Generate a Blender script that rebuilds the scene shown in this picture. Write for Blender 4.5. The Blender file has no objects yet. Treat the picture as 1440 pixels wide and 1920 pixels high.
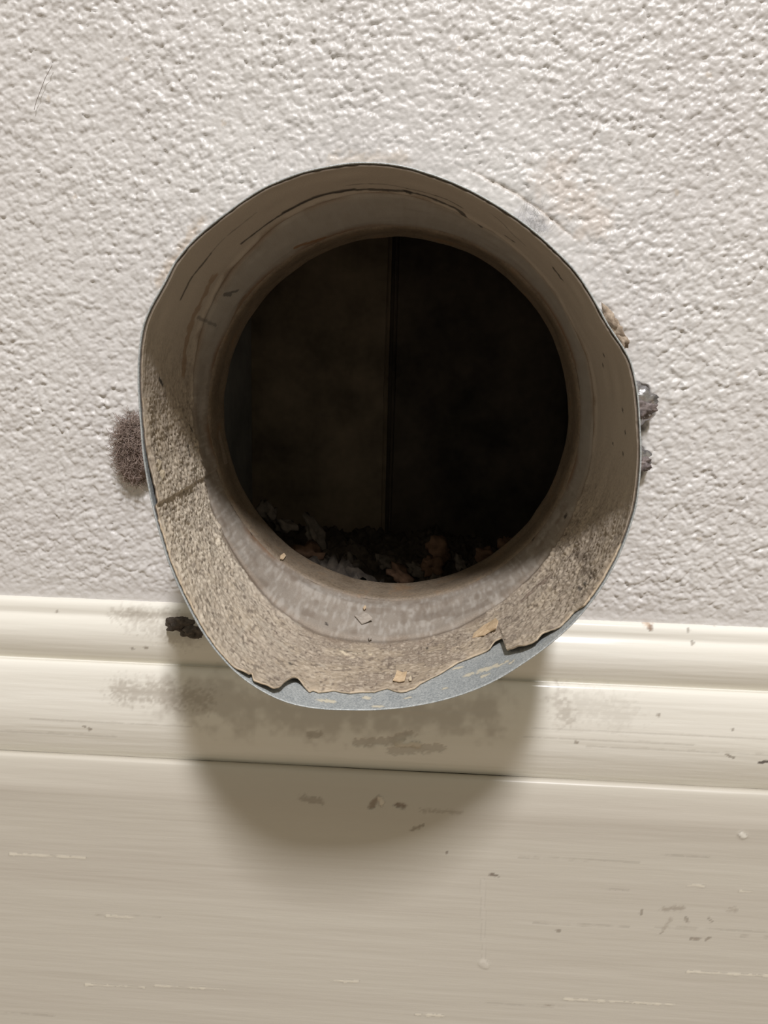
import bpy, math
import numpy as np
from mathutils import Matrix

# ---------------------------------------------------------------- camera frame
F, CX, CY = 1450.0, 720.0, 960.0
n_ = np.array([75.0, -285.0, 1450.0]); n_ /= np.linalg.norm(n_)      # into the wall, in camera axes
x_ = np.array([1.0, 0.0365, -0.0449]); x_ -= n_ * (x_ @ n_); x_ /= np.linalg.norm(x_)
z_ = np.cross(x_, n_)
A = np.array([x_, n_, z_])                                           # world = A @ cam(right, down, forward)
O_ = np.array([(739 - CX) / F, (783 - CY) / F, 1.0]) * 0.330 - n_ * 0.025
CAM = -A @ O_

def at(px, py, y):
    d = A @ np.array([(px - CX) / F, (py - CY) / F, 1.0])
    return CAM + d * (y - CAM[1]) / d[1]

scene = bpy.context.scene
C = scene.collection
cam_data = bpy.data.cameras.new('camera')
cam_data.lens = F / 1920 * 36.0
cam_data.sensor_width = 36.0
cam_data.sensor_fit = 'AUTO'
cam_data.clip_start = 0.005
cam = bpy.data.objects.new('camera', cam_data); C.objects.link(cam)
r_, d_, f_ = A[:, 0], A[:, 1], A[:, 2]
cam.matrix_world = Matrix(((r_[0], -d_[0], -f_[0], CAM[0]), (r_[1], -d_[1], -f_[1], CAM[1]),
                           (r_[2], -d_[2], -f_[2], CAM[2]), (0, 0, 0, 1)))
scene.camera = cam

world = bpy.data.worlds.new('room_light'); scene.world = world; world.use_nodes = True
bg = world.node_tree.nodes['Background']
bg.inputs['Color'].default_value = (1.0, 0.91, 0.72, 1)
bg.inputs['Strength'].default_value = 0.37

L = np.array([0.11, -0.56, 0.82]); L /= np.linalg.norm(L)
lamp = bpy.data.lights.new('window_light', 'AREA'); lamp.shape = 'RECTANGLE'
lamp.size, lamp.size_y = 0.20, 0.42
lamp.energy = 90.0; lamp.color = (1.0, 0.985, 1.0)
lo = bpy.data.objects.new('window_light', lamp); C.objects.link(lo)
tgt = np.array([0, -0.03, -0.06]); lp = tgt + L * 3.0
zax = L; xax = np.cross([0, 0, 1.0], zax); xax /= np.linalg.norm(xax); yax = np.cross(zax, xax)
lo.matrix_world = Matrix([[xax[i], yax[i], zax[i], lp[i]] for i in range(3)] + [[0, 0, 0, 1]])

scene.view_settings.view_transform = 'Standard'
scene.view_settings.look = 'None'
scene.view_settings.exposure = 0.0
scene.view_settings.gamma = 1.0
scene.view_settings.use_curve_mapping = False

# ---------------------------------------------------------------- helpers
def vnoise(x, y, seed, per=0):
    """smooth value noise 0..1; per = whole number of cells after which x repeats"""
    rs = np.random.RandomState(seed); T = rs.rand(512, 512).astype(np.float32)
    xi = np.floor(x).astype(np.int64); yi = np.floor(y).astype(np.int64)
    fx = (x - xi).astype(np.float32); fy = (y - yi).astype(np.float32)
    fx = fx * fx * fx * (fx * (fx * 6 - 15) + 10); fy = fy * fy * fy * (fy * (fy * 6 - 15) + 10)
    m = per if per else 512
    x0, x1 = xi % m % 512, (xi + 1) % m % 512
    y0, y1 = yi % 512, (yi + 1) % 512
    a = T[x0, y0] * (1 - fx) + T[x1, y0] * fx
    b = T[x0, y1] * (1 - fx) + T[x1, y1] * fx
    return a * (1 - fy) + b * fy

def fbm(x, y, seed, octv=3):
    s = 0; a = 1.0; t = 0
    for k in range(octv):
        s = s + a * vnoise(x * 2 ** k, y * 2 ** k, seed + k); t += a; a *= 0.5
    return s / t

def splat(x, y, seed):
    """round blobs of uneven size and height, one per cell"""
    rs = np.random.RandomState(seed); T = rs.rand(4, 256, 256).astype(np.float32)
    xi = np.floor(x).astype(np.int64); yi = np.floor(y).astype(np.int64); best = np.zeros(x.shape, np.float32)
    for i in (-1, 0, 1):
        for j in (-1, 0, 1):
            a, b = (xi + i) % 256, (yi + j) % 256
            dx = x - (xi + i) - T[0][a, b]; dy = y - (yi + j) - T[1][a, b]
            rad = 0.45 + 0.5 * T[2][a, b]
            q = np.clip(1 - (dx * dx + dy * dy) / (rad * rad), 0, 1)
            best = np.maximum(best, np.sqrt(q) * (0.3 + 0.7 * T[3][a, b]))
    return best

def sstep(a, b, x):
    t = np.clip((x - a) / (b - a), 0, 1); return t * t * (3 - 2 * t)

def grid_mesh(name, P, closed=False, keep=None, mark=None, smooth=True):
    """P: rows x cols x 3. closed joins the last column to the first."""
    H, W = P.shape[:2]
    idx = np.arange(H * W).reshape(H, W)
    if closed: nxt = np.roll(idx, -1, axis=1)
    else: nxt = idx[:, 1:]; idx = idx[:, :-1]
    q = np.stack([idx[:-1], nxt[:-1], nxt[1:], idx[1:]], -1)
    q = q[keep] if keep is not None else q.reshape(-1, 4)
    me = bpy.data.meshes.new(name)
    me.vertices.add(H * W); me.vertices.foreach_set('co', P.reshape(-1).astype(np.float32))
    nq = len(q)
    me.loops.add(nq * 4); me.loops.foreach_set('vertex_index', q.reshape(-1).astype(np.int32))
    me.polygons.add(nq)
    me.polygons.foreach_set('loop_start', (np.arange(nq) * 4).astype(np.int32))
    me.polygons.foreach_set('use_smooth', np.full(nq, smooth))
    if mark is not None:
        at_ = me.attributes.new('mark', 'FLOAT_COLOR', 'POINT')
        at_.data.foreach_set('color', mark.reshape(-1).astype(np.float32))
    me.update(calc_edges=True)
    return me

def poly_mesh(name, V, Fc, smooth=False):
    me = bpy.data.meshes.new(name); me.from_pydata([tuple(map(float, v)) for v in V], [], [tuple(map(int, f)) for f in Fc])
    for p in me.polygons: p.use_smooth = smooth
    me.update(); return me

def obj(name, me, mat, parent=None, kind=None, label=None, cat=None, group=None):
    o = bpy.data.objects.new(name, me); C.objects.link(o)
    if mat is not None and me is not None: me.materials.append(mat)
    if parent is not None: o.parent = parent
    tag(o, kind, label, cat, group); return o

def tag(o, kind=None, label=None, cat=None, group=None):
    for k, v in (('kind', kind), ('label', label), ('category', cat), ('group', group)):
        if v: o[k] = v

def seg_dist(u, v, pts):
    best = np.full(u.shape, 1e9, np.float32)
    for (ax, ay), (bx, by) in zip(pts[:-1], pts[1:]):
        dx, dy = bx - ax, by - ay; l2 = dx * dx + dy * dy + 1e-12
        t = np.clip(((u - ax) * dx + (v - ay) * dy) / l2, 0, 1)
        best = np.minimum(best, np.hypot(u - ax - t * dx, v - ay - t * dy))
    return best

def stroke(mark, u, v, pts, width, color, alpha=1.0, rag=0.6, seed=1, nscale=None, hgt=None, h=0.0):
    """a stain, scratch or scuff: colour (and dent depth) along a polyline on a surface's own coordinates"""
    pts = [tuple(p) for p in pts]
    if len(pts) == 1: pts = pts * 2
    a = np.array(pts); m = width * 2.5
    s = (u > a[:, 0].min() - m) & (u < a[:, 0].max() + m) & (v > a[:, 1].min() - m) & (v < a[:, 1].max() + m)
    if not s.any(): return
    us, vs = u[s], v[s]
    ns = nscale or width * 0.7
    nz = fbm(us / ns + 37.0, vs / ns + 91.0, seed, 3)
    k = seg_dist(us, vs, pts) / width + (nz - 0.5) * 2 * rag
    w = (1 - sstep(0.55 if rag < 0.85 else 0.0, 1.0 if rag < 0.85 else 1.15, k)) * alpha
    if mark is not None:
        old = mark[s]; na = w + old[:, 3] * (1 - w)
        rgb = (np.array(color)[None] * w[:, None] + old[:, :3] * (old[:, 3] * (1 - w))[:, None]) / np.maximum(na, 1e-5)[:, None]
        mark[s] = np.concatenate([rgb, na[:, None]], 1)
    if hgt is not None and h:
        hgt[s] += h * w

class Mat:
    def __init__(s, name):
        s.m = bpy.data.materials.new(name); s.m.use_nodes = True
        s.t = s.m.node_tree; s.b = s.t.nodes['Principled BSDF']
        s.co = s.t.nodes.new('ShaderNodeTexCoord').outputs['Object']
    def n(s, kind, **kw):
        x = s.t.nodes.new(kind)
        for k, v in kw.items(): setattr(x, k, v)
        return x
    def link(s, a, b): s.t.links.new(a, b)
    def noise(s, scale, detail=3, rough=0.55, stretch=None):
        v = s.co
        if stretch:
            mp = s.n('ShaderNodeMapping'); mp.inputs['Scale'].default_value = stretch; s.link(v, mp.inputs['Vector']); v = mp.outputs[0]
        x = s.n('ShaderNodeTexNoise'); x.inputs['Scale'].default_value = scale
        x.inputs['Detail'].default_value = detail; x.inputs['Roughness'].default_value = rough
        s.link(v, x.inputs['Vector']); return x.outputs['Fac']
    def ramp(s, fac, stops):
        x = s.n('ShaderNodeValToRGB'); e = x.color_ramp.elements
        while len(e) < len(stops): e.new(0.5)
        for q, (p, c) in zip(e, stops): q.position = p; q.color = (*c, 1)
        s.link(fac, x.inputs[0]); return x.outputs[0]
    def mix(s, fac, a, b, mode='MIX'):
        x = s.n('ShaderNodeMix', data_type='RGBA', blend_type=mode)
        for sock, v in ((x.inputs[0], fac), (x.inputs[6], a), (x.inputs[7], b)):
            if isinstance(v, (int, float)): sock.default_value = v
            elif isinstance(v, tuple): sock.default_value = (*v, 1)
            else: s.link(v, sock)
        return x.outputs[2]
    def marks(s, base):
        a = s.n('ShaderNodeAttribute', attribute_name='mark'); return s.mix(a.outputs['Alpha'], base, a.outputs['Color'])
    def done(s, col, rough=0.5, metal=0.0, bump=None, bstr=0.3, bdist=0.0005, spec=0.5):
        if isinstance(col, tuple): s.b.inputs['Base Color'].default_value = (*col, 1)
        else: s.link(col, s.b.inputs['Base Color'])
        if isinstance(rough, (int, float)): s.b.inputs['Roughness'].default_value = rough
        else: s.link(rough, s.b.inputs['Roughness'])
        if isinstance(metal, (int, float)): s.b.inputs['Metallic'].default_value = metal
        else: s.link(metal, s.b.inputs['Metallic'])
        s.b.inputs['Specular IOR Level'].default_value = spec
        if bump is not None:
            x = s.n('ShaderNodeBump'); x.inputs['Strength'].default_value = bstr; x.inputs['Distance'].default_value = bdist
            s.link(bump, x.inputs['Height']); s.link(x.outputs[0], s.b.inputs['Normal'])
        return s.m

# ---------------------------------------------------------------- materials
M = {}
k = Mat('wall_paint'); M['wall'] = k.done(k.marks(k.ramp(k.noise(14, 2), [(0.3, (0.625, 0.60, 0.585)), (0.7, (0.67, 0.65, 0.63))])), 0.42,
        bump=k.noise(900, 3), bstr=0.25, bdist=0.0004)
k = Mat('cream_gloss'); M['trim'] = k.done(k.marks(k.ramp(k.noise(60, 3, stretch=(0.06, 1, 1)), [(0.3, (0.76, 0.73, 0.655)), (0.7, (0.81, 0.785, 0.72))])), 0.20,
        bump=k.noise(700, 3, stretch=(0.08, 1, 1)), bstr=0.2, bdist=0.0003)
k = Mat('cream_board'); M['board'] = k.done(k.marks(k.ramp(k.noise(60, 3, stretch=(0.05, 1, 1)), [(0.3, (0.545, 0.505, 0.44)), (0.7, (0.585, 0.55, 0.48))])), 0.38,
        bump=k.noise(600, 3, stretch=(0.06, 1, 1)), bstr=0.25, bdist=0.0003)
k = Mat('galvanised'); g1 = k.noise(260, 4, 0.65); g2 = k.noise(1600, 2)
M['galv'] = k.done(k.marks(k.mix(0.5, k.ramp(g1, [(0.3, (0.30, 0.33, 0.345)), (0.7, (0.50, 0.53, 0.53))]), k.ramp(g2, [(0.35, (0.24, 0.26, 0.27)), (0.65, (0.62, 0.64, 0.63))]))),
        0.45, 0.15, bump=g2, bstr=0.4, bdist=0.0003)
k = Mat('crust'); c1 = k.noise(120, 4, 0.65); c2 = k.noise(1500, 3, 0.7)
cc = k.mix(0.45, k.ramp(c1, [(0.3, (0.21, 0.165, 0.125)), (0.7, (0.31, 0.25, 0.195))]), k.ramp(c2, [(0.35, (0.17, 0.125, 0.09)), (0.65, (0.45, 0.37, 0.29))]))
M['crust'] = k.done(k.marks(cc), 0.62, bump=c2, bstr=0.35, bdist=0.0004, spec=0.35)
k = Mat('collar_rust'); c1 = k.noise(90, 4, 0.65); c2 = k.noise(900, 3)
M['collar'] = k.done(k.mix(0.3, k.ramp(c1, [(0.3, (0.12, 0.085, 0.055)), (0.55, (0.20, 0.155, 0.11)), (0.75, (0.24, 0.14, 0.07))]), k.ramp(c2, [(0.3, (0.07, 0.055, 0.04)), (0.7, (0.33, 0.26, 0.18))])), 0.6,
        bump=c2, bstr=0.3, bdist=0.0004)
def simple(name, a, b, scale, rough, metal=0.0, bstr=0.4):
    k = Mat(name); f = k.noise(scale, 4, 0.65); return k.done(k.ramp(f, [(0.3, a), (0.7, b)]), rough, metal, bump=f, bstr=bstr, bdist=0.0005)
M['tan'] = simple('flake_tan', (0.50, 0.36, 0.22), (0.66, 0.51, 0.34), 700, 0.7)
M['grey_chip'] = simple('flake_grey', (0.36, 0.31, 0.26), (0.48, 0.43, 0.37), 700, 0.6)
M['cream_chip'] = simple('flake_cream', (0.58, 0.49, 0.36), (0.72, 0.63, 0.48), 700, 0.6)
M['lint'] = simple('lint_brown', (0.09, 0.065, 0.055), (0.27, 0.20, 0.175), 500, 0.95)
M['fibre'] = simple('lint_fibre', (0.22, 0.155, 0.13), (0.45, 0.36, 0.31), 300, 0.9)
M['grey_fibre'] = simple('grey_fibre', (0.35, 0.35, 0.37), (0.55, 0.54, 0.54), 300, 0.9)
M['foil'] = simple('foil', (0.30, 0.29, 0.30), (0.62, 0.61, 0.62), 350, 0.28, 0.9)
M['foil_dirt'] = simple('foil_dirt', (0.05, 0.04, 0.04), (0.30, 0.25, 0.24), 420, 0.7, 0.1)
M['soot_chunk'] = simple('soot_chunk', (0.045, 0.036, 0.03), (0.13, 0.105, 0.085), 500, 0.85)
M['crumb'] = simple('plaster_crumb', (0.17, 0.12, 0.08), (0.50, 0.41, 0.32), 420, 0.85)
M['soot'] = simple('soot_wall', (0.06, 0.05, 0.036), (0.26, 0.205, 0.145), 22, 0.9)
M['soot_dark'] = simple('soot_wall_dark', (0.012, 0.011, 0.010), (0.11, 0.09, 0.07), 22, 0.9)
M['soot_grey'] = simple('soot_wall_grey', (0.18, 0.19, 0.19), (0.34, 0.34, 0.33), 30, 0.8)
M['ash'] = simple('ash', (0.025, 0.02, 0.017), (0.11, 0.09, 0.07), 200, 0.95)
M['rubble'] = simple('rubble_rust', (0.06, 0.032, 0.018), (0.15, 0.085, 0.05), 160, 0.9)
M['rubble_grey'] = simple('rubble_grey', (0.05, 0.043, 0.036), (0.13, 0.11, 0.09), 160, 0.9)
M['floor'] = simple('floor_wood', (0.19, 0.145, 0.095), (0.26, 0.20, 0.135), 8, 0.5, bstr=0.1)
M['hair'] = simple('hair_brown', (0.12, 0.09, 0.07), (0.2, 0.15, 0.12), 300, 0.6)

# ---------------------------------------------------------------- pipe shape (axis = +y, wall face at y = 0)
R = 0.075
RIM_PX = [(720,304),(662,303),(615,310),(561,322),(525,336),(496,348),(453,375),(424,397),(380,431),(352,458),(326,490),(308,527),(287,563),(276,584),(267,607),
 (260,647),(257,701),(259,754),(263,808),(266,849),(270,876),(276,910),(285,953),(299,1005),(312,1048),(326,1084),(348,1131),(373,1178),(402,1220),(435,1257),
 (467,1283),(510,1308),(547,1322),(590,1330),(651,1333),(720,1332),(780,1325),(825,1316),(881,1299),(929,1278),(978,1248),(1026,1214),(1074,1172),(1107,1134),
 (1135,1094),(1159,1050),(1179,1001),(1195,949),(1201,901),(1204,860),(1203,820),(1201,780),(1198,738),(1193,710),(1186,680),(1176,659),(1157,631),(1139,604),
 (1120,568),(1082,508),(1042,467),(1002,431),(946,391),(913,371),(853,341),(801,322),(760,310)]
def y_rim(th): return -(0.080 - 0.006 * np.sin(th))
_th, _rr = [], []
for p in RIM_PX:
    y = -0.08
    for _ in range(6):
        P = at(*p, y); th = math.atan2(P[2], P[0]); y = float(y_rim(th))
    _th.append(th); _rr.append(math.hypot(P[0], P[2]))
_o = np.argsort(_th); _th = np.array(_th)[_o]; _rr = np.array(_rr)[_o]
_g = np.linspace(-math.pi, math.pi, 721)[:-1]
_gr = np.interp(_g, _th, _rr, period=2 * math.pi)
_kern = np.exp(-0.5 * (np.arange(-6, 7) / 2.2) ** 2); _kern /= _kern.sum()
_gr = np.convolve(np.concatenate([_gr[-6:], _gr, _gr[:6]]), _kern, 'valid')
def r_rim(th): return np.interp(th, _g, _gr, period=2 * math.pi)
def y_bead(th): return -0.024 - 0.019 * np.sin(th) ** 2 - 0.003 * np.sin(th)
def r_shell(th, y):
    w = np.clip((-0.006 - y) / (-0.006 - y_rim(th)), 0, 1); w = w * (1.7 - 0.7 * w)
    r = R + (r_rim(th) - 0.0006 - R) * w
    r = r - 0.0006 * np.exp(-((y - y_bead(th)) / 0.0020) ** 2)            # rolled bead
    r = r + 0.0006 * np.exp(-((y - y_bead(th) - 0.005) / 0.0018) ** 2)
    return r
TK = 0.0006                                                          # thickness of the brown lining
def r_lin(th, y): return r_shell(th, y) - TK
def uv(px, py, rf=r_lin):
    d = A @ np.array([(px - CX) / F, (py - CY) / F, 1.0])
    t = np.linspace(0.12, 0.45, 3000); Q = CAM[None] + t[:, None] * d[None]
    th = np.arctan2(Q[:, 2], Q[:, 0]); f = np.hypot(Q[:, 0], Q[:, 2]) - rf(th, Q[:, 1])
    ok = np.where((f > 0) & (Q[:, 1] > y_rim(th) - 0.001))[0]
    i = ok[0]; return th[i], Q[i, 1]
def uvm(px, py):
    th, y = uv(px, py); return ((th % (2 * math.pi)) * 75.0, y * 1000)

# ================================================================= SETTING
# ---- plaster wall
core = 0.00048
def axis(a, b, la, lb):
    c = np.arange(a, b, core); g = core * 1.16 ** np.arange(1, 45)
    lo_ = a - np.cumsum(g); hi = c[-1] + np.cumsum(g)
    return np.concatenate([lo_[lo_ > la][::-1], c, hi[hi < lb]])
ax = axis(-0.215, 0.215, -0.75, 0.75); az = np.concatenate([[z for z in axis(-0.086, 0.185, -0.0861, 0.8)]])
XX, ZZ = np.meshgrid(ax, az)
RH = R + 0.0009
rr = np.hypot(XX, ZZ); ang = np.arctan2(ZZ, XX)
inside = rr < RH
ins_q = inside[:-1, :-1] & inside[1:, :-1] & inside[:-1, 1:] & inside[1:, 1:]
sc = np.where(inside, RH / np.maximum(rr, 1e-6), 1.0)
XX, ZZ = XX * sc, ZZ * sc; rr = np.hypot(XX, ZZ)
xm, zm = XX * 1000, ZZ * 1000
a1 = math.radians(28); u1 = xm * math.cos(a1) + zm * math.sin(a1); v1 = -xm * math.sin(a1) + zm * math.cos(a1)
wx = (fbm(xm / 4, zm / 4, 5, 2) - 0.5) * 2.0; wz = (fbm(xm / 4, zm / 4, 9, 2) - 0.5) * 2.0
wx2 = (vnoise(xm / 1.1, zm / 1.1, 6) - 0.5) * 1.3; wz2 = (vnoise(xm / 1.1, zm / 1.1, 7) - 0.5) * 1.3
b1 = splat((u1 + wx + wx2) / 2.9, (v1 + wz + wz2) / 2.5, 11)
b2 = splat((u1 + wx2) / 1.6, (v1 + wz2) / 1.5, 12)
hh = 0.62 * b1 + 0.40 * b2 + 0.22 * vnoise(u1 / 1.0, v1 / 1.0, 13) + 0.35 * fbm(xm / 8, zm / 8, 14, 2)
patch = 0.55 + 0.6 * fbm(xm / 22, zm / 22, 21, 2)
rng = RH * 1000
ring = 1 - sstep(94, 103, rr * 1000 + (fbm(xm / 8, zm / 8, 31, 2) - 0.5) * 10)
topness = sstep(25, 60, np.degrees(ang)) * (1 - sstep(112, 140, np.degrees(ang)))
smooth_ring = ring * (0.22 + 0.28 * topness)
near_trim = 1 - sstep(-82, -66, zm + (fbm(xm / 12, zm / 4, 33, 2) - 0.5) * 8)
amp = 1.45 * patch * (1 - smooth_ring) * (1 - 0.85 * near_trim)
far = 1 - sstep(0.215, 0.30, np.maximum(np.abs(XX), np.abs(ZZ - 0.0)))
disp = hh * amp * far
# plaster fillet round the pipe, the proud edge of the repair upper right, brushed paint above the trim
disp += 1.6 * np.exp(-np.maximum(rr * 1000 - rng, 0) / 3.0) * (0.6 + 0.8 * fbm(ang * 9, rr * 60, 41, 2))
dang = np.degrees(ang)
arc_r = 97.6 + 1.2 * np.sin(np.radians(dang * 4 + 40)) + (fbm(dang / 5, dang * 0, 45, 2) - 0.5) * 1.4
in_arc = sstep(43, 52, dang) * (1 - sstep(66, 80, dang))
disp += in_arc * (0.5 * (1 - sstep(-1.5, 1.5, rr * 1000 - arc_r)) * sstep(70, 94, rr * 1000) - 0.9 * np.exp(-((rr * 1000 - arc_r) / 0.55) ** 2))
disp += near_trim * 0.35 * fbm(xm / 25, zm / 1.3, 47, 3)
wmark = np.zeros(XX.shape + (4,), np.float32)
def wl(px, py): P = at(px, py, 0.0); return (P[0] * 1000, P[2] * 1000)
# open gaps in the plaster beside the pipe
for p, w_, dp in (((256, 845), 6.0, -2.5), ((1196, 765), 4.0, -2.0), ((1192, 860), 3.0, -1.5)):
    stroke(wmark, xm, zm, [wl(p[0], p[1] - 30), wl(p[0], p[1] + 30)], w_, (0.10, 0.075, 0.06), 0.9, 0.5, 51, 4, disp, dp)
w_ = in_arc * np.exp(-((rr * 1000 - arc_r) / 0.6) ** 2) * 0.6
wmark[..., :3] = np.where(w_[..., None] > wmark[..., 3:4], (0.36, 0.29, 0.22), wmark[..., :3]); wmark[..., 3] = np.maximum(wmark[..., 3], w_)
stroke(wmark, xm, zm, [wl(980, 405), wl(1010, 430)], 4.5, (0.42, 0.42, 0.46), 0.35, 0.9, 53, 1.5)
stroke(wmark, xm, zm, [wl(1050, 330), wl(1110, 420)], 11, (0.62, 0.53, 0.46), 0.45, 0.9, 54, 4)
stroke(wmark, xm, zm, [wl(620, 300), wl(760, 296)], 3.0, (0.60, 0.52, 0.44), 0.5, 0.9, 55, 2)
stroke(wmark, xm, zm, [wl(380, 410), wl(300, 530)], 2.4, (0.52, 0.43, 0.34), 0.6, 0.9, 56, 2)
stroke(wmark, xm, zm, [wl(60, 1135), wl(330, 1150)], 3.2, (0.45, 0.42, 0.40), 0.35, 0.9, 57, 2)
for i, (px, py) in enumerate([(238, 110), (90, 185), (140, 370), (1270, 360), (1330, 140), (860, 90), (420, 230), (1385, 700), (1310, 1010)]):
    stroke(wmark, xm, zm, [wl(px, py)], 1.3, (0.50, 0.42, 0.33), 0.5, 0.8, 60 + i, 0.8)
PW = np.stack([XX, -disp * 0.001 + 0.0008, ZZ], -1)
me = grid_mesh('wall_back', PW, keep=~ins_q, mark=wmark)
obj('wall_back', me, M['wall'], kind='structure', label='white stippled plaster wall round the pipe opening')

# ---- moulded skirting: profile picked down the middle column, swept along the wall
def sweep(name, knots, mat, label, step, zlow=None, streak=0.05):
    pts = []
    for seg in knots:
        q = np.array([[pp, at(720, py, -pp / 1000.0)[2] * 1000] for py, pp in seg])
        for i in range(len(q) - 1):
            p0 = q[max(i - 1, 0)]; p1 = q[i]; p2 = q[i + 1]; p3 = q[min(i + 2, len(q) - 1)]
            m = max(2, int(np.hypot(*(p2 - p1)) / step))
            for t in np.arange(m) / m:
                pts.append(0.5 * (2 * p1 + (p2 - p0) * t + (2 * p0 - 5 * p1 + 4 * p2 - p3) * t * t + (3 * p1 - p0 - 3 * p2 + p3) * t ** 3))
    pts.append(q[-1])
    if zlow is not None:
        for z in np.arange(pts[-1][1] - step, zlow, -step if zlow > -300 else -0.7): pts.append(np.array([pts[-1][0], z]))
    pts = np.array(pts)
    xs = np.arange(-0.215, 0.2151, 0.0008); g = 0.0008 * 1.2 ** np.arange(1, 27)
    xs = np.concatenate([(-0.215 - np.cumsum(g))[::-1], xs, 0.215 + np.cumsum(g)])
    tang = np.gradient(pts, axis=0); nrm = np.stack([-tang[:, 1], tang[:, 0]], -1); nrm /= np.linalg.norm(nrm, axis=1)[:, None] + 1e-9
    arc = np.concatenate([[0], np.cumsum(np.linalg.norm(np.diff(pts, axis=0), axis=1))])
    U, V = np.meshgrid(xs * 1000, arc); _, ZV = np.meshgrid(xs, pts[:, 1])
    h = (fbm(U / 34, V / 1.1, 101, 3) - 0.5) * streak + (fbm(U / 90, V / 9, 103, 2) - 0.5) * 0.28
    mark = np.zeros(U.shape + (4,), np.float32)
    return pts, nrm, U, ZV, h, mark
def sweep_done(name, pts, nrm, U, h, mark, mat, label):
    Pm = np.stack([U / 1000, -(pts[:, 0][:, None] + nrm[:, 0][:, None] * h) / 1000, (pts[:, 1][:, None] + nrm[:, 1][:, None] * h) / 1000], -1)
    back = Pm[[-1, 0]].copy(); back[:, :, 1] = 0.004
    Pm = np.concatenate([Pm, back[:1], back[1:]], 0); mark = np.concatenate([mark, np.zeros_like(mark[:2])], 0)
    me = grid_mesh(name, Pm[::-1], mark=mark[::-1])
    return obj(name, me, mat, kind='structure', label=label)

trim_knots = [[(1146, -0.5), (1151, 1.4), (1158, 2.4), (1166, 2.9)], [(1166, 2.9), (1177, 3.2), (1184, 4.2), (1196, 5.6), (1214, 6.6), (1234, 6.4), (1252, 5.0), (1264, 2.8)],
              [(1264.5, 3.0), (1266, 4.8), (1271, 6.6), (1290, 8.4), (1330, 9.9), (1366, 10.6), (1396, 10.1), (1420, 8.4), (1434, 6.8), (1443, 5.2)]]
pts, nrm, U, V, h, mk = sweep('trim_1', trim_knots, None, None, 0.55, streak=0.16)
GRIME, DUST = (0.30, 0.255, 0.205), (0.42, 0.385, 0.33)
def tr(px, py, p=-0.009): P = at(px, py, p); return (P[0] * 1000, P[2] * 1000)
def smear(pl, w, c, a, rag=0.9, seed=1, ns=None, hh_=0.0, p=-0.009):
    stroke(mk, U, V, [tr(*q, p) for q in pl], w, c, a, rag, seed, ns, h, hh_)
smear([(225, 1295), (290, 1300), (380, 1310)], 6, GRIME, 0.5, 1.0, 201, 1.1)
smear([(330, 1300), (560, 1330), (900, 1330)], 13, GRIME, 0.42, 0.87, 202, 5.0)  # grime under the pipe, strengthened to deepen the shade there
smear([(240, 1165), (300, 1185), (350, 1200)], 5, GRIME, 0.35, 1.0, 203, 1.0, p=-0.008)
smear([(215, 1150), (330, 1155)], 3, GRIME, 0.4, 1.0, 204, 1.0, p=-0.003)
smear([(1045, 1310), (1060, 1345)], 5, GRIME, 0.4, 1.1, 205, 1.4)
smear([(1090, 1320), (1170, 1340)], 7, DUST, 0.22, 1.2, 206, 1.3)
smear([(670, 1390), (730, 1388), (770, 1372)], 2.2, GRIME, 0.45, 0.7, 207, 1.2, -1.1)
smear([(735, 1408), (800, 1402), (825, 1400)], 2.4, GRIME, 0.40, 0.8, 208, 1.0, -1.0)
smear([(745, 1392), (785, 1394)], 2.0, (0.62, 0.56, 0.46), 0.7, 0.7, 209, 1.0, 0.9)
smear([(580, 1375), (600, 1373)], 1.8, GRIME, 0.5, 0.7, 210, 1.2)
smear([(1222, 1181)], 1.3, (0.22, 0.13, 0.08), 0.9, 0.6, 211, 0.7, p=-0.005)
smear([(1215, 1172), (1225, 1166)], 2.0, (0.60, 0.45, 0.33), 0.6, 0.8, 212, 0.9, p=-0.004)
smear([(1422, 1427), (1440, 1424)], 0.8, (0.12, 0.10, 0.09), 0.95, 0.8, 213, 0.5)
smear([(1360, 1412), (1372, 1418)], 0.5, GRIME, 0.8, 0.8, 214, 0.5)
for i, (a_, b_) in enumerate([(1000, 1440), (1100, 1440), (980, 1300), (60, 360), (0, 220)]):
    yy = (1362, 1396, 1378, 1345, 1370)[i]
    smear([(a_, yy), (b_, yy + (b_ - a_) * 0.047)], 0.5, DUST, 0.35, 1.0, 220 + i, 3.0, -0.08)
for i, (px, py) in enumerate([(103, 1150), (160, 1360), (170, 1365), (1372, 1365), (1234, 1340), (1078, 1388), (1300, 1208), (250, 1215), (275, 1212), (1350, 1178), (1295, 1185)]):
    smear([(px, py)], 0.9, GRIME, 0.75, 0.7, 230 + i, 0.6, p=-0.009 if py > 1250 else -0.005)
sweep_done('trim_1', pts, nrm, U, h, mk, M['trim'], 'glossy cream double-beaded moulding under the pipe')

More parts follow.
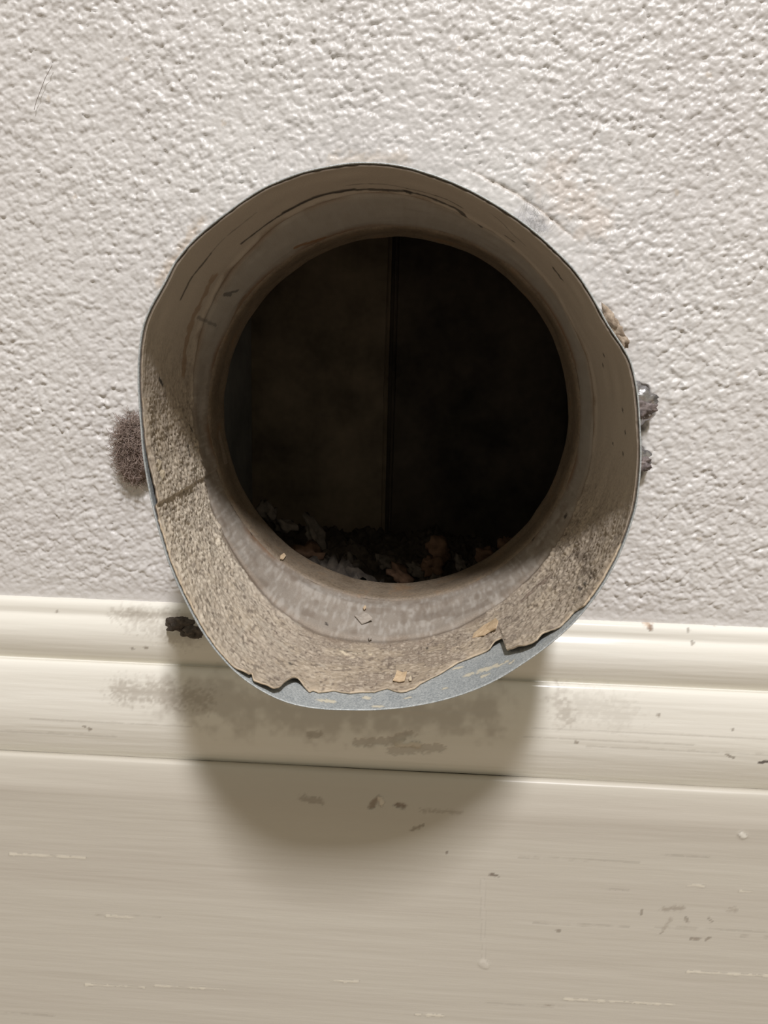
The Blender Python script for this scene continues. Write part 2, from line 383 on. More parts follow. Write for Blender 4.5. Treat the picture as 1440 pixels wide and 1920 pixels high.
board_knots = [[(1443, 4.8), (1446, 8.0), (1452, 9.8), (1468, 11.0), (1492, 12.1), (1512, 12.9), (1530, 13.0), (1560, 13.0)]]
pts, nrm, U, V, h, mk = sweep('baseboard_back', board_knots, None, None, 0.65, zlow=-330, streak=0.10)
def sb(pl, w, c, a, rag=0.9, seed=1, ns=None, hh_=0.0): stroke(mk, U, V, [tr(*q, -0.013) for q in pl], w, c, a, rag, seed, ns, h, hh_)
sb([(696, 1512), (708, 1500)], 1.6, (0.26, 0.20, 0.15), 0.85, 0.6, 301, 0.9, -0.5)
sb([(712, 1500), (716, 1508)], 1.2, (0.70, 0.62, 0.52), 0.8, 0.6, 302, 0.9, 0.5)
sb([(744, 1511), (758, 1513)], 1.3, (0.22, 0.17, 0.13), 0.9, 0.6, 303, 0.9, -0.4)
sb([(565, 1497), (600, 1503)], 1.5, GRIME, 0.6, 0.8, 304, 1.0)
sb([(790, 1520), (865, 1524)], 1.0, GRIME, 0.5, 1.0, 305, 0.8)
sb([(772, 1555), (792, 1547)], 0.9, (0.28, 0.24, 0.19), 0.8, 0.8, 306, 0.7)
sb([(920, 1640), (932, 1642)], 0.9, (0.20, 0.16, 0.13), 0.9, 0.7, 307, 0.6)
sb([(838, 1598)], 0.7, (0.22, 0.17, 0.13), 0.9, 0.5, 308, 0.6)
sb([(1245, 1705), (1280, 1702)], 1.4, GRIME, 0.6, 1.0, 309, 0.7)
sb([(1240, 1750), (1258, 1722)], 0.8, GRIME, 0.6, 0.9, 310, 0.7)
sb([(1285, 1720), (1290, 1730)], 0.6, GRIME, 0.7, 0.8, 311, 0.6)
sb([(1330, 1722), (1334, 1728)], 0.6, GRIME, 0.7, 0.8, 312, 0.6)
sb([(1295, 1760), (1310, 1761)], 0.8, GRIME, 0.8, 0.8, 313, 0.6)
sb([(1325, 1762), (1329, 1760)], 0.8, GRIME, 0.8, 0.8, 314, 0.6)
sb([(1366, 1708), (1378, 1706)], 1.4, GRIME, 0.55, 0.9, 315, 0.8)
sb([(1202, 1708), (1202, 1714)], 0.5, GRIME, 0.8, 0.6, 316, 0.6)
sb([(1045, 1744), (1049, 1745)], 0.7, GRIME, 0.8, 0.6, 317, 0.6)
sb([(1028, 1885)], 0.8, (0.32, 0.27, 0.22), 0.8, 0.6, 318, 0.6)
for i, (x0, x1, yy) in enumerate([(1055, 1265, 1873), (1290, 1440, 1822), (160, 270, 1846), (290, 420, 1848), (20, 160, 1601), (620, 670, 1838), (780, 830, 1902), (200, 250, 1717), (1290, 1320, 1660), (1388, 1410, 1671)]):
    sb([(x0, yy), (x1, yy + (x1 - x0) * 0.05)], 0.75, (0.76, 0.71, 0.60), 0.75, 1.0, 330 + i, 2.2, 0.12)
for i, (x0, x1, yy) in enumerate([(975, 1200, 1607), (1000, 1180, 1730), (0, 100, 1900), (1240, 1330, 1603), (1120, 1180, 1667), (180, 300, 1715), (880, 1060, 1880), (1390, 1440, 1755), (1230, 1440, 1738)]):
    sb([(x0, yy), (x1, yy + (x1 - x0) * 0.045)], 0.45, (0.44, 0.40, 0.34), 0.5, 1.0, 350 + i, 3.0, -0.08)
sb([(1390, 1565), (1396, 1567)], 1.4, (0.8, 0.77, 0.7), 0.7, 0.7, 370, 0.9, 0.6)
sb([(906, 1806), (910, 1810)], 2.2, (0.66, 0.62, 0.55), 0.5, 0.3, 371, 2.0, 0.55)        # paint drip
sb([(905, 1650), (906, 1740), (907, 1805)], 1.0, (0.60, 0.56, 0.50), 0.3, 0.5, 372, 2.0, 0.12)
sweep_done('baseboard_back', pts, nrm, U, h, mk, M['board'], 'flat cream painted skirting board below the moulding')

# ---- unseen floor, added to block and warm the light from below
fl = np.array([[[x, y, -0.330] for x in (-1.4, 1.4)] for y in (0.02, -1.6)], float)
obj('floor', grid_mesh('floor', fl[::-1], smooth=False), M['floor'], kind='structure', label='unseen brown wooden floor below the skirting, added for warm bounce')

# ---- flue behind the wall
def box_mesh(name, a, b, bev=0.0, rag=0.0, seed=0, div=1):
    import bmesh
    bm = bmesh.new(); bmesh.ops.create_cube(bm, size=1.0)
    for v in bm.verts:
        for i in range(3): v.co[i] = (a[i] + b[i]) / 2 + v.co[i] * (b[i] - a[i])
    if bev: bmesh.ops.bevel(bm, geom=bm.edges[:], offset=bev, segments=2, affect='EDGES')
    if div > 1: bmesh.ops.subdivide_edges(bm, edges=bm.edges[:], cuts=div, use_grid_fill=True)
    if rag:
        rs = np.random.RandomState(seed)
        for v in bm.verts: v.co.x += rs.uniform(-rag, rag); v.co.y += rs.uniform(-rag, rag); v.co.z += rs.uniform(-rag, rag)
    me = bpy.data.meshes.new(name); bm.to_mesh(me); bm.free(); return me
flue = bpy.data.objects.new('wall_flue', None); C.objects.link(flue); tag(flue, 'structure', 'sooty chimney flue seen through the pipe')
YB = 0.165
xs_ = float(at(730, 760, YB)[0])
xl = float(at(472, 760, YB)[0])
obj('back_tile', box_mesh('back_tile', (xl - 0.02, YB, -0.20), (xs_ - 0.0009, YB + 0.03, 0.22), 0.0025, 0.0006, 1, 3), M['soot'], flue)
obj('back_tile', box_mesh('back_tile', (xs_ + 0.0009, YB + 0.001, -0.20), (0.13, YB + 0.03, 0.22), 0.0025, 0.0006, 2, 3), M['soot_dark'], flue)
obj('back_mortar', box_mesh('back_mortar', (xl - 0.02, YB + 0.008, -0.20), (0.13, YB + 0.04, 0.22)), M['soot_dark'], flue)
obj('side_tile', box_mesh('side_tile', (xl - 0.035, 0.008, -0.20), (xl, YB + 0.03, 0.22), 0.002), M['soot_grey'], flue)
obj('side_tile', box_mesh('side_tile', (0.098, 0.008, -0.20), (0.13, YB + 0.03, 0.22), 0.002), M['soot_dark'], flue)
obj('floor_slab', box_mesh('floor_slab', (xl - 0.035, 0.008, -0.22), (0.13, YB + 0.04, -0.096)), M['soot_dark'], flue)
obj('top_slab', box_mesh('top_slab', (xl - 0.035, 0.008, 0.20), (0.13, YB + 0.04, 0.24)), M['soot_dark'], flue)
# unseen plate with the round hole, added to keep light out of the flue
nn = 96; V, Fc = [], []
for yy in (0.003, 0.022):
    for i in range(nn):
        t = 2 * math.pi * i / nn; c, s = math.cos(t), math.sin(t); V.append((RH * c, yy, RH * s))
    for i in range(nn):
        t = 2 * math.pi * i / nn; c, s = math.cos(t), math.sin(t); q = 0.23 / max(abs(c), abs(s)); V.append((q * c, yy, q * s))
for i in range(nn):
    j = (i + 1) % nn
    Fc += [(i, j, nn + j, nn + i), (2 * nn + j, 2 * nn + i, 3 * nn + i, 3 * nn + j), (j, i, 2 * nn + i, 2 * nn + j), (nn + i, nn + j, 3 * nn + j, 3 * nn + i)]
obj('seal_plate', poly_mesh('seal_plate', V, Fc), M['soot_dark'], flue)

# ================================================================= PIPE
pipe = bpy.data.objects.new('flue_pipe', None); C.objects.link(pipe)
tag(pipe, None, 'short dented round metal pipe with peeling brown lining, sticking out of the wall', 'pipe')

# ---- galvanised shell: inside, cut edge, outside
NT = 960
th = np.linspace(0, 2 * math.pi, NT, endpoint=False)
fr = np.concatenate([np.linspace(0, 0.70, 26), np.linspace(0.71, 1.0, 46)])
rows, rmark = [], []
Y_END = 0.020
for f in fr:
    y = Y_END + (y_rim(th) - Y_END) * f; rows.append((r_shell(th, y), y))
nin = len(rows)
yr = y_rim(th); re_ = r_shell(th, yr)
rows.append((re_ + 0.0001, yr - 0.00012)); rows.append((re_ + 0.0003, yr - 0.00014)); rows.append((re_ + 0.00045, yr))
for f in np.linspace(0.98, 0.0, 30):
    y = 0.016 + (yr - 0.016) * f; rows.append((r_shell(th, y) + 0.0005, y))
P = np.array([np.stack([r * np.cos(th), y + 0 * th, r * np.sin(th)], -1) for r, y in rows])
mk = np.zeros(P.shape[:2] + (4,), np.float32)
U = np.tile(th * 75.0, (len(rows), 1)); V = np.array([y * 1000 + 0 * th for _, y in rows]); V[nin:] = 500
def gv(px, py): t, y = uv(px, py, r_shell); return ((t % (2 * math.pi)) * 75, y * 1000)
for i, (a_, b_, w_) in enumerate([((873, 1267), (884, 1264), 1.3), ((900, 1258), (926, 1250), 1.6), ((905, 1268), (912, 1266), 1.1), ((854, 1254), (866, 1251), 0.9), ((935, 1248), (952, 1240), 0.9),
                          ((957, 1243), (962, 1240), 0.9), ((686, 1308), (690, 1309), 1.1), ((600, 1312), (625, 1316), 1.3), ((760, 1310), (768, 1308), 0.8), ((830, 1292), (838, 1290), 0.9), ((700, 1325), (720, 1325), 0.8)]):
    stroke(mk, U, V, [gv(*a_), gv(*b_)], w_, (0.72, 0.66, 0.52), 0.95, 0.7, 400 + i, 0.8)
obj('shell', grid_mesh('shell', P, closed=True, mark=mk), M['galv'], pipe)['label'] = 'bluish grey galvanised sheet metal'

# ---- brown lining with its ragged lower edge
EDGE_PX = [(420,1237),(434,1250),(448,1262),(458,1267),(464,1270),(470,1267),(473,1278),(482,1286),(492,1292),(502,1297),(512,1299),(521,1298),(528,1290),(534,1286),(542,1282),
 (549,1280),(556,1280),(562,1282),(567,1285),(574,1291),(581,1297),(587,1294),(598,1298),(612,1296),(626,1294),(640,1297),(656,1299),(680,1297),(703,1297),(714,1293),(726,1290),
 (740,1295),(751,1297),(762,1296),(770,1292),(778,1290),(789,1281),(804,1273),(823,1264),(840,1253),(859,1242),(878,1234),(898,1226),(910,1221),(920,1217),(930,1209),(940,1203),(946,1201),
 (947,1229),(964,1224),(976,1221),(987,1219),(1000,1213),(1012,1206),(1020,1197),(1026,1191),(1037,1183),(1048,1176),(1062,1163),(1076,1148),(1086,1141),(1095,1136),(1108,1127)]
et, ey = [], []
for p in EDGE_PX:
    t, y = uv(*p); et.append(t % (2 * math.pi)); ey.append(y)
et, ey = np.array(et), np.array(ey)
for i in range(1, len(et)):
    if et[i] <= et[i - 1]: et[i] = et[i - 1] + 1e-4
NL = 1180; NS = 205
th = np.linspace(0, 2 * math.pi, NL, endpoint=False)
jit = (vnoise(th / (2 * math.pi) * 240, th * 0, 71, 240) - 0.5) * 0.0010 + (vnoise(th / (2 * math.pi) * 70, th * 0, 72, 70) - 0.5) * 0.0012
y_edge = y_rim(th) + 0.0003 + 0.4 * np.abs(jit)
s = (th > et[0]) & (th < et[-1])
y_edge[s] = np.interp(th[s], et, ey) + 0.35 * jit[s]
y_edge = np.maximum(y_edge, y_rim(th) + 0.0002)
# where the lining has sprung away from the metal
def lift_at(pxs, w, h):
    t, y = uv(*pxs); t %= 2 * math.pi
    return h * np.exp(-((th - t) / w) ** 2)
lift = lift_at((500, 1290), 0.05, 0.0016) + lift_at((545, 1280), 0.04, 0.0022) + lift_at((975, 1220), 0.06, 0.0020) + lift_at((1020, 1200), 0.05, 0.0014) + lift_at((458, 1266), 0.03, 0.0012) + lift_at((930, 1212), 0.03, 0.0010) + 0.00015
NB = 130; yb = y_rim(th) + 0.036
Yg = np.concatenate([(Y_END - 0.001) + (yb - Y_END + 0.001)[None] * np.linspace(0, 1, NB)[:, None], yb[None] + (y_edge - yb)[None] * np.linspace(0, 1, NS - NB + 1)[1:, None]], 0)
Tg = np.tile(th, (NS, 1))
U = Tg * 75.0; V = Yg * 1000
dist = (Yg - y_edge[None]) * 1000                                       # mm back from the torn edge
rl = r_lin(Tg, Yg)
# lap seam: the sheet overlaps along one line
tlap = float(uv(340, 918)[0]) % (2 * math.pi)
dl = (Tg - tlap + math.pi) % (2 * math.pi) - math.pi
rl = rl - 0.0009 * (1 - sstep(-0.3, 0.45, dl * 75.0)) * sstep(-0.30, -0.02, dl)
low = 1 - sstep(-0.35, 0.35, np.sin(Tg) + 0.25 * np.cos(Tg))             # heavier dust on the floor of the pipe
VB = V - y_bead(Tg) * 1000
outer = 1 - sstep(-2.0, 2.0, VB + (fbm(U / 6, V / 6, 81, 2) - 0.5) * 6)
per = lambda sc: int(round(471.24 / sc))
def pn(sc, sv, seed): return vnoise(Tg / (2 * math.pi) * per(sc), V / sv, seed, per(sc))
side = np.exp(-(((np.degrees(Tg) - 205) / 36) ** 2)) + np.exp(-(((np.degrees(Tg) - 325) / 22) ** 2))
rough = (np.abs(2 * pn(1.5, 1.3, 82) - 1) * 0.34 + np.abs(2 * pn(0.9, 0.8, 83) - 1) * 0.30 + pn(5, 5, 84) * 0.35) * outer * (0.10 + 0.75 * low + 0.9 * side * low)
rough += (pn(10, 7, 85) - 0.5) * 0.45 + (pn(2.0, 8.0, 86) - 0.5) * 0.12 * (1 - outer)
rl = rl - np.maximum(rough, -0.4) * 0.001 * (0.25 + 0.75 * sstep(0.0, 2.5, dist)) - lift[None] * np.exp(-dist / 3.0)
mk = np.zeros(U.shape + (4,), np.float32)
# inner stretch of the pipe: scraped greyish metal under thin dust; rusty bands either side of the bead
def wash(mask, col, a):
    global mk
    w = np.clip(mask * a, 0, 1); old = mk.copy(); na = w + old[..., 3] * (1 - w)
    rgb = (np.array(col) * w[..., None] + old[..., :3] * (old[..., 3] * (1 - w))[..., None]) / np.maximum(na, 1e-5)[..., None]
    mk = np.concatenate([rgb, na[..., None]], -1).astype(np.float32)
inner = sstep(-3.0, 11.0, VB + (fbm(U / 9, V / 9, 181, 2) - 0.5) * 9) * (1 - sstep(-2, 6, V))
streaks = 0.4 * pn(1.4, 16, 87) + 0.35 * pn(5, 9, 187) + 0.25 * pn(0.8, 5, 188)
wash(inner * (0.6 + 0.4 * streaks), (0.37, 0.33, 0.285), 0.85)
wash(inner * (1 - low) * (0.5 + 0.5 * streaks), (0.46, 0.44, 0.40), 0.8)
wash(inner * sstep(0.42, 0.75, 0.45 * pn(1.0, 7, 88) + 0.3 * pn(0.7, 2.5, 189) + 0.25 * pn(8, 6, 190)) * low, (0.50, 0.46, 0.41), 0.65)
wash(inner * sstep(0.5, 0.8, 0.5 * pn(12, 5, 191) + 0.5 * pn(2.5, 6, 192)) * low, (0.22, 0.175, 0.135), 0.6)
wash(np.exp(-((VB - 3.0) / 3.0) ** 2) * (1 - 0.75 * low) * sstep(0.3, 0.7, pn(14, 6, 89)), (0.25, 0.145, 0.075), 0.75)
wash(np.exp(-((V - 3.0) / 5.0) ** 2) * sstep(0.35, 0.7, pn(16, 8, 90)), (0.24, 0.13, 0.065), 0.7)
wash(outer * low * sstep(0.52, 0.75, pn(7, 6, 91)), (0.43, 0.35, 0.255), 0.55)
wash(outer * (1 - low), (0.49, 0.435, 0.37), 0.85)
lit_dust = np.exp(-(((np.degrees(Tg) - 212) / 34) ** 2)) + 0.35 * np.exp(-(((np.degrees(Tg) - 318) / 24) ** 2))  # pale dust, plus the light on the lower flanks painted into the colour
wash(outer * lit_dust * (0.35 + 0.65 * sstep(0.25, 0.7, 0.4 * pn(1.1, 1.0, 195) + 0.6 * pn(0.7, 0.7, 196))), (0.74, 0.66, 0.54), 0.88)
wash(np.exp(-dist / 0.8) * sstep(0.35, 0.6, pn(3, 3, 92)) * low, (0.62, 0.50, 0.36), 0.8)
wash(outer * low * sstep(0.66, 0.72, pn(0.9, 0.8, 93)), (0.58, 0.50, 0.40), 0.5)
wash(outer * low * sstep(0.75, 0.80, pn(1.1, 1.0, 94)), (0.13, 0.10, 0.08), 0.6)
tm, BLK = 500, (0.045, 0.04, 0.035)
def ls(pl, w, c, a, rag=0.6, seed=500, ns=None):
    stroke(mk.reshape(-1, 4), U.reshape(-1), V.reshape(-1), [uvm(*q) for q in pl], w, c, a, rag, seed, ns)
# long scrape round the crown
mkf = mk.reshape(-1, 4)
ls([(455, 455), (490, 427), (530, 400), (570, 379), (615, 363), (660, 356), (720, 356), (765, 360), (810, 372), (860, 393), (903, 424)], 1.0, BLK, 0.85, 0.5, 501, 2.0)
ls([(535, 396), (575, 376), (620, 361), (660, 355)], 1.5, BLK, 0.7, 0.5, 502, 3.0)
ls([(765, 354), (800, 361), (840, 375), (868, 390)], 0.6, BLK, 0.7, 0.7, 503, 2.0)
ls([(650, 348), (720, 346), (762, 353)], 0.5, BLK, 0.4, 0.7, 504, 2.0)
ls([(340, 560), (355, 528), (378, 495), (395, 474)], 0.8, BLK, 0.75, 0.6, 505, 2.0)
ls([(395, 474), (430, 440), (480, 398)], 0.5, BLK, 0.5, 0.9, 506, 2.0)
ls([(760, 358), (768, 362)], 1.2, BLK, 0.9, 0.5, 507, 1.0)
ls([(1038, 503), (1052, 522)], 1.2, BLK, 0.8, 0.7, 508, 1.0)
ls([(950, 443), (962, 452)], 1.2, BLK, 0.7, 0.7, 509, 1.0)
ls([(918, 398), (960, 436), (985, 462)], 0.5, BLK, 0.5, 0.9, 510, 1.5)
ls([(297, 710), (303, 721)], 0.9, BLK, 0.9, 0.6, 511, 0.8)
ls([(354, 798), (358, 808)], 0.8, BLK, 0.8, 0.6, 512, 0.8)
ls([(346, 835), (350, 858)], 0.6, BLK, 0.8, 0.6, 513, 0.8)
ls([(433, 553), (420, 552), (445, 545)], 0.8, (0.08, 0.075, 0.07), 0.7, 0.5, 514, 1.0)
ls([(370, 595), (405, 610)], 0.7, (0.08, 0.075, 0.07), 0.5, 0.7, 515, 1.0)
ls([(560, 462), (590, 452), (605, 446)], 2.2, (0.27, 0.135, 0.055), 0.8, 0.8, 516, 2.0)
ls([(400, 520), (375, 570), (350, 640), (342, 700)], 2.6, (0.25, 0.15, 0.08), 0.6, 0.8, 517, 3.0)
ls([(455, 560), (430, 620)], 2.5, (0.22, 0.14, 0.08), 0.6, 0.8, 518, 3.0)
ls([(905, 470), (960, 510)], 3.0, (0.24, 0.14, 0.07), 0.5, 0.9, 519, 3.0)
ls([(1060, 967), (1061, 969)], 1.2, BLK, 0.85, 0.6, 520, 0.8)
ls([(1000, 1012), (985, 998)], 1.0, BLK, 0.7, 0.8, 521, 0.8)
for i, (px, py) in enumerate([(1130, 683), (1132, 665), (1167, 767), (1172, 810), (1168, 850), (1150, 830), (543, 1246), (612, 1168), (470, 1000), (500, 1010), (1090, 1105), (1100, 1095), (1110, 1085), (800, 1215)]):
    ls([(px, py), (px + 1, py + 3)], 0.7, BLK, 0.8, 0.7, 530 + i, 0.6)
ls([(1075, 1040), (1110, 1045), (1095, 1070), (1120, 1080)], 2.0, (0.10, 0.075, 0.055), 0.6, 1.0, 550, 1.2)
ls([(1030, 1085), (1000, 1110), (985, 1125)], 2.5, (0.13, 0.085, 0.065), 0.6, 1.0, 551, 1.6)
for i, (pl, w_) in enumerate([([(455, 1075), (470, 1098)], 2.0), ([(445, 1088), (460, 1112)], 2.0), ([(480, 1165), (500, 1180)], 1.8), ([(530, 1155), (560, 1172)], 2.2), ([(465, 1165), (440, 1205)], 0.6), ([(500, 1190), (545, 1225)], 1.4), ([(600, 1250), (604, 1252)], 1.2), ([(450, 1210), (460, 1216)], 1.6)]):
    ls(pl, w_, (0.50, 0.44, 0.36), 0.75, 0.9, 560 + i, 0.9)
for i, (pl, w_) in enumerate([([(638, 1222), (650, 1230)], 0.8), ([(660, 1226), (680, 1228)], 0.5), ([(693, 1228), (694, 1230)], 0.8), ([(660, 1236), (664, 1234)], 0.7)]):
    ls(pl, w_, (0.70, 0.60, 0.45), 0.9, 0.7, 580 + i, 0.7)
ls([(636, 1221), (690, 1229)], 0.5, BLK, 0.6, 0.9, 590, 0.9)
P = np.stack([rl * np.cos(Tg), Yg, rl * np.sin(Tg)], -1)
# torn edge has thickness and an underside
rs_e = r_shell(th, y_edge); top = rl[-1]
ext = [(top + 0.00022, y_edge - 0.00012), (np.minimum(top + TK, rs_e - 0.00003), y_edge), (np.minimum(top + TK + 0.5 * lift, r_shell(th, y_edge + 0.002) - 0.00003), y_edge + 0.002), (r_shell(th, y_edge + 0.006) - 0.00003, y_edge + 0.006)]
E_ = np.array([np.stack([r * np.cos(th), y, r * np.sin(th)], -1) for r, y in ext])
emk = np.repeat(mk[-1:], 4, 0); emk[:2] = (0.58, 0.47, 0.34, 0.8); emk[:2, np.sin(th) > -0.35] = (0.16, 0.125, 0.095, 1); emk[2:] = (0.16, 0.12, 0.09, 1)
P = np.concatenate([P, E_], 0); mk = np.concatenate([mk, emk], 0)
obj('lining', grid_mesh('lining', P, closed=True, mark=mk), M['crust'], pipe)['label'] = 'brown dusty crusted lining, torn along the lower rim'

# ---- collar at the far end of the pipe
prof = [(0.0746, 0.0030), (0.0738, 0.0034), (0.0734, 0.0050), (0.0733, 0.0100), (0.0738, 0.0150), (0.0740, 0.0185), (0.0737, 0.0225), (0.0734, 0.0250), (0.0737, 0.0262), (0.0752, 0.0260), (0.0756, 0.0200)]
NC = 480; th = np.linspace(0, 2 * math.pi, NC, endpoint=False)
wob = (vnoise(th / (2 * math.pi) * 60, th * 0, 77, 60) - 0.5) * 0.0006
P = np.array([np.stack([(r + wob) * np.cos(th), y + wob, (r + wob) * np.sin(th)], -1) for r, y in prof])
obj('collar', grid_mesh('collar', P, closed=True), M['collar'], pipe)['label'] = 'rusty brown collar ring at the inner end'

# ---- loose flakes stuck to the lining
def flake(pix, lifts, mat, tk=0.00035):
    T, Bt = [], []
    for (px, py), l in zip(pix, lifts):
        t, y = uv(px, py); 
        for lst, ex in ((T, tk), (Bt, 0.0)):
            r = float(r_lin(np.array(t), np.array(y))) - 0.0005 - l - ex; lst.append((r * math.cos(t), y, r * math.sin(t)))
    m = len(T); c = np.mean(T, 0); cb = np.mean(Bt, 0)
    # inner ring for a crumpled centre
    V = T + Bt + [tuple(c), tuple(cb)]
    Fc = [(i, (i + 1) % m, 2 * m) for i in range(m)] + [(m + (i + 1) % m, m + i, 2 * m + 1) for i in range(m)] + [((i + 1) % m, i, m + i, m + (i + 1) % m) for i in range(m)]
    obj('flake', poly_mesh('flake', V, Fc), mat, pipe)
flake([(887, 1200), (891, 1193), (900, 1188), (912, 1181), (926, 1175), (937, 1171), (942, 1177), (935, 1187), (922, 1190), (909, 1196), (898, 1197)],
      [0, .0004, .0008, .0012, .0014, .002, .0022, .0012, .0006, .0003, .0001], M['tan'])
flake([(737, 1281), (741, 1277), (745, 1267), (755, 1268), (764, 1270), (762, 1276), (759, 1282), (748, 1283)], [.0003, .0008, .0012, .0006, .0012, .0008, .0004, .0002], M['tan'])
flake([(767, 1277), (772, 1275), (773, 1281), (768, 1281)], [.0003, .0008, .0004, .0002], M['cream_chip'])
flake([(664, 1157), (674, 1159), (682, 1156), (690, 1162), (698, 1168), (688, 1170), (678, 1173), (671, 1166)], [0, .0002, .0010, .0014, .0010, .0002, 0, .0002], M['grey_chip'])
flake([(284, 866), (288, 862), (293, 866), (291, 874), (289, 884), (285, 890), (284, 880)], [.0003, .0008, .0010, .0008, .0005, .0002, .0004], M['cream_chip'])
flake([(294, 881), (298, 884), (300, 892), (297, 901), (293, 896), (292, 888)], [.0004, .001, .0008, .0004, .0003, .0004], M['cream_chip'])
flake([(290, 907), (296, 905), (299, 912), (294, 917)], [.0003, .0009, .0006, .0002], M['grey_chip'])
flake([(523, 1045), (528, 1042), (532, 1047), (528, 1053), (523, 1051)], [.0003, .0008, .0008, .0004, .0003], M['tan'])
flake([(680, 1143), (684, 1141), (686, 1145), (682, 1148)], [.0002, .0006, .0006, .0002], M['tan'])
flake([(690, 1200), (695, 1199), (697, 1203), (692, 1205)], [.0002, .0006, .0006, .0002], M['grey_chip'])

# ================================================================= LOOSE THINGS
def blob(name, centre, size, seed, rough, sub=3, mat=None, facet=False, **kw):
    """an irregular lump"""
    import bmesh
    from mathutils import noise as mn, Vector
    bm = bmesh.new(); bmesh.ops.create_icosphere(bm, subdivisions=sub, radius=1.0)
    off = Vector((seed * 3.7, seed * 1.3, seed * 2.1))
    for v in bm.verts:
        d = v.co.normalized(); k = 1 + rough * (mn.noise(d * 1.3 + off) + 0.6 * mn.noise(d * 3.1 + off) + 0.35 * mn.noise(d * 7 + off))
        v.co = Vector((d.x * size[0] * k, d.y * size[1] * k, d.z * size[2] * k))
    me = bpy.data.meshes.new(name); bm.to_mesh(me); bm.free()
    for p in me.polygons: p.use_smooth = not facet
    o = obj(name, me, mat, **kw); o.location = centre; return o

def fibres(name, centre, size, n, length, rad, seed, mat, parent, flat=None):
    rs = np.random.RandomState(seed); V, Fc = [], []
    for _ in range(n):
        d = rs.normal(size=3); d /= np.linalg.norm(d); p = d * np.array(size) * rs.uniform(0.55, 1.05)
        dr = rs.normal(size=3); dr[1] *= 0.5; dr /= np.linalg.norm(dr); cv = rs.normal(size=3) * 0.9
        seg = 5; st = length * rs.uniform(0.5, 1.3) / seg; base = len(V)
        for k_ in range(seg + 1):
            e1 = np.cross(dr, [0.3, 0.9, 0.2]); e1 /= np.linalg.norm(e1) + 1e-9; e2 = np.cross(dr, e1)
            for a_ in (0, 2.094, 4.189): V.append(p + rad * (math.cos(a_) * e1 + math.sin(a_) * e2))
            p = p + dr * st; dr = dr + cv * 0.32; dr /= np.linalg.norm(dr); cv = cv + rs.normal(size=3) * 0.5
        for k_ in range(seg):
            for a_ in range(3):
                b_ = (a_ + 1) % 3; q = base + 3 * k_; Fc.append((q + a_, q + b_, q + 3 + b_, q + 3 + a_))
    o = obj(name, poly_mesh(name, V, Fc, True), mat, parent, kind='stuff'); 
    if parent is None: o.location = centre
    return o

# lint packed in the gap on the left
c = at(252, 842, -0.003)
lint = bpy.data.objects.new('lint_clump', None); C.objects.link(lint); lint.location = c
tag(lint, None, 'fuzzy brown lint clump poking out left of the pipe', 'lint')
blob('fluff', (0.007, 0, 0), (0.0125, 0.0032, 0.0105), 3, 0.55, 5, M['lint'], parent=lint)
fibres('fuzz', None, (0.0072, 0.0052, 0.0135), 3200, 0.0050, 0.00009, 5, M['fibre'], lint)

# crumpled foil on the right
def foil(c, size, seed, label):
    import bmesh
    root = bpy.data.objects.new('foil_scrap', None); C.objects.link(root); root.location = c
    tag(root, None, label, 'foil', 'foil scraps right of the pipe')
    blob('crumple', (0, 0, 0), size, seed, 0.42, 4, M['foil'], facet=False, parent=root)
    blob('dirt', (size[0] * 0.30, -size[1] * 0.55, -size[2] * 0.2), (size[0] * 0.62, size[1] * 0.62, size[2] * 0.42), seed + 4, 0.6, 4, M['foil_dirt'], parent=root)
foil(at(1209, 758, -0.004) - np.array([0.0070, 0, 0]), (0.0112, 0.0035, 0.0085), 11, 'larger crumpled dirty silver foil scrap right of the pipe')
foil(at(1206, 862, -0.003) - np.array([0.0070, 0, 0]), (0.0094, 0.0026, 0.0065), 17, 'small dark foil scrap low against the right of the pipe')

# broken plaster edge, upper right
for i, (px, py, sx, sz) in enumerate([(1143, 598, 0.0024, 0.0042), (1154, 620, 0.0022, 0.0040), (1166, 640, 0.0020, 0.0032)]):
    o = blob('plaster_crumb', at(px, py, -0.0025), (sx, 0.002, sz), 23 + i, 0.7, 3, M['crumb'], label=('highest', 'middle', 'lowest')[i] + ' of three tan plaster crumbs against the upper right rim', cat='plaster', group='plaster crumbs by the rim')
    o.rotation_euler = (0, math.radians(-32), 0)

# dark debris on top of the moulding
o = blob('debris_lump', at(336, 1170, -0.010), (0.0052, 0.0035, 0.0030), 31, 0.5, 4, M['soot_chunk'], label='dark sooty debris lump on the moulding lower left of the pipe', cat='debris', group='debris on the moulding')
o = blob('debris_lump', at(362, 1184, -0.012), (0.0046, 0.0032, 0.0024), 37, 0.45, 4, M['soot_chunk'], label='smaller dark debris lump tucked under the lower left rim', cat='debris', group='debris on the moulding')

# wisps of grey fluff on the plaster, upper right
w_ = bpy.data.objects.new('lint_wisp', None); C.objects.link(w_); w_.location = at(1000, 418, -0.0026)
tag(w_, None, 'grey lint wisp on the plaster at the upper right rim', 'lint')
fibres('fuzz', None, (0.006, 0.0006, 0.005), 70, 0.008, 0.00004, 9, M['grey_fibre'], w_)

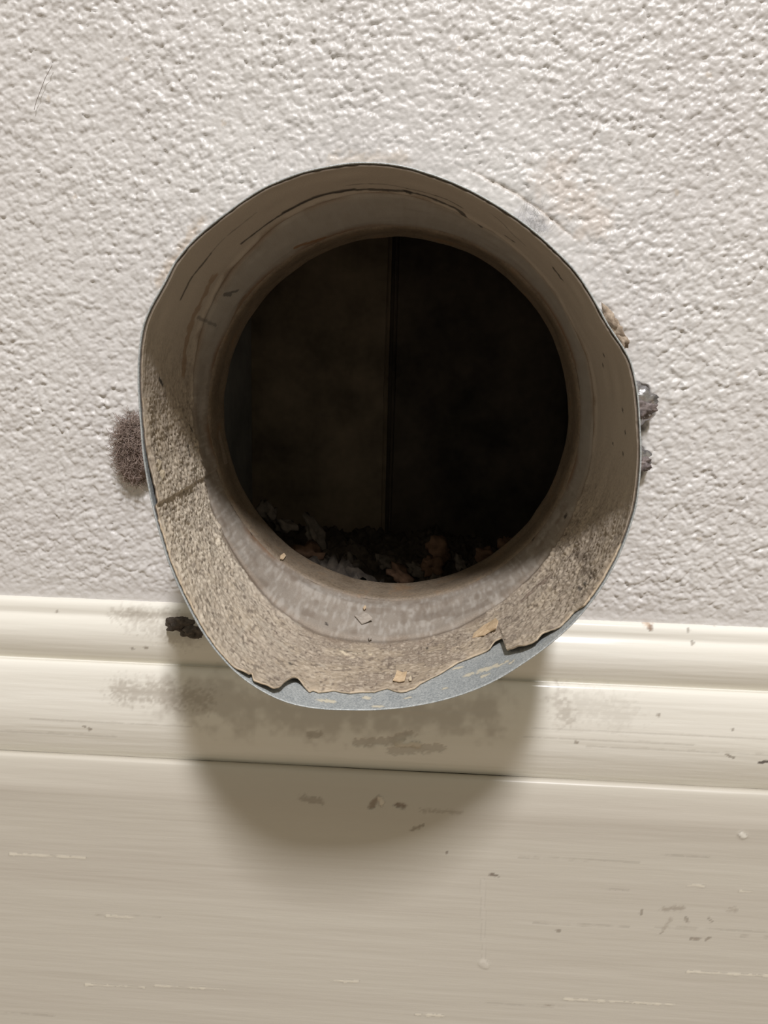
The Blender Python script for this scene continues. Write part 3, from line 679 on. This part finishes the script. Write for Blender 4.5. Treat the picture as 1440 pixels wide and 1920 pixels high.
# a stray hair
pts_ = [at(98, 122, -0.0016), at(84, 148, -0.0019), at(76, 170, -0.0018), at(68, 190, -0.0016), at(64, 206, -0.0017)]
V, Fc = [], []
cat = []
for i in range(len(pts_) - 1):
    for t in np.linspace(0, 1, 5)[:-1]: cat.append(pts_[i] * (1 - t) + pts_[i + 1] * t)
cat.append(pts_[-1])
for p in cat:
    for a_ in (0, 2.094, 4.189): V.append(p + 0.0001 * np.array([math.cos(a_), math.sin(a_), 0]))
for k_ in range(len(cat) - 1):
    for a_ in range(3): Fc.append((3 * k_ + a_, 3 * k_ + (a_ + 1) % 3, 3 * k_ + 3 + (a_ + 1) % 3, 3 * k_ + 3 + a_))
obj('hair', poly_mesh('hair', V, Fc, True), M['hair'], label='single brown hair on the wall at the upper left', cat='hair')

# ash heap and rubble in the flue
xs = np.linspace(xl + 0.001, 0.097, 120); ys = np.linspace(0.028, YB - 0.001, 80)
XX, YY = np.meshgrid(xs, ys)
zz = -0.094 + 0.016 * np.exp(-((XX + 0.055) / 0.035) ** 2) * np.exp(-((YY - 0.06) / 0.04) ** 2) + 0.020 * fbm(XX * 45, YY * 45, 601, 4) + 0.006 * np.abs(2 * vnoise(XX * 260, YY * 260, 605) - 1)
obj('ash_heap', grid_mesh('ash_heap', np.stack([XX, YY, zz], -1)), M['ash'], kind='stuff', label='loose ash and soot heaped on the flue floor', cat='ash')
rs = np.random.RandomState(7)
spots = [(500, 960, .05, .0050, 0), (535, 985, .05, .0045, 0), (590, 1000, .055, .0050, 0), (575, 1045, .042, .0060, 1), (620, 1050, .05, .0040, 0), (660, 1062, .05, .0050, 0), (720, 1055, .055, .0045, 0),
         (750, 1078, .042, .0042, 1), (785, 1072, .05, .0040, 0), (825, 1030, .06, .0065, 1), (810, 1062, .05, .0050, 1), (865, 1058, .05, .0042, 0), (915, 1042, .05, .0045, 1), (950, 1022, .05, .0040, 1)]
spots.sort(); count = [0, 0]
ORD = ['first', 'second', 'third', 'fourth', 'fifth', 'sixth', 'seventh', 'eighth']
for i, (px, py, y, s_, kd) in enumerate(spots):
    count[kd] += 1; which = ORD[count[kd] - 1]
    p = at(px, py, y)
    o = blob('rubble_chunk', p, (s_ * rs.uniform(.9, 1.5), s_, s_ * rs.uniform(.5, .85)), 41 + i, 0.8, 3, M['rubble'] if kd else M['rubble_grey'], facet=False,
             label=f"{'rust-brown' if kd else 'greyish'} rubble chunk on the flue ash, {which} from the left of its colour", cat='rubble', group=('rusty' if kd else 'grey') + ' rubble inside the flue')
    o.rotation_euler = tuple(rs.uniform(0, 1.2, 3))
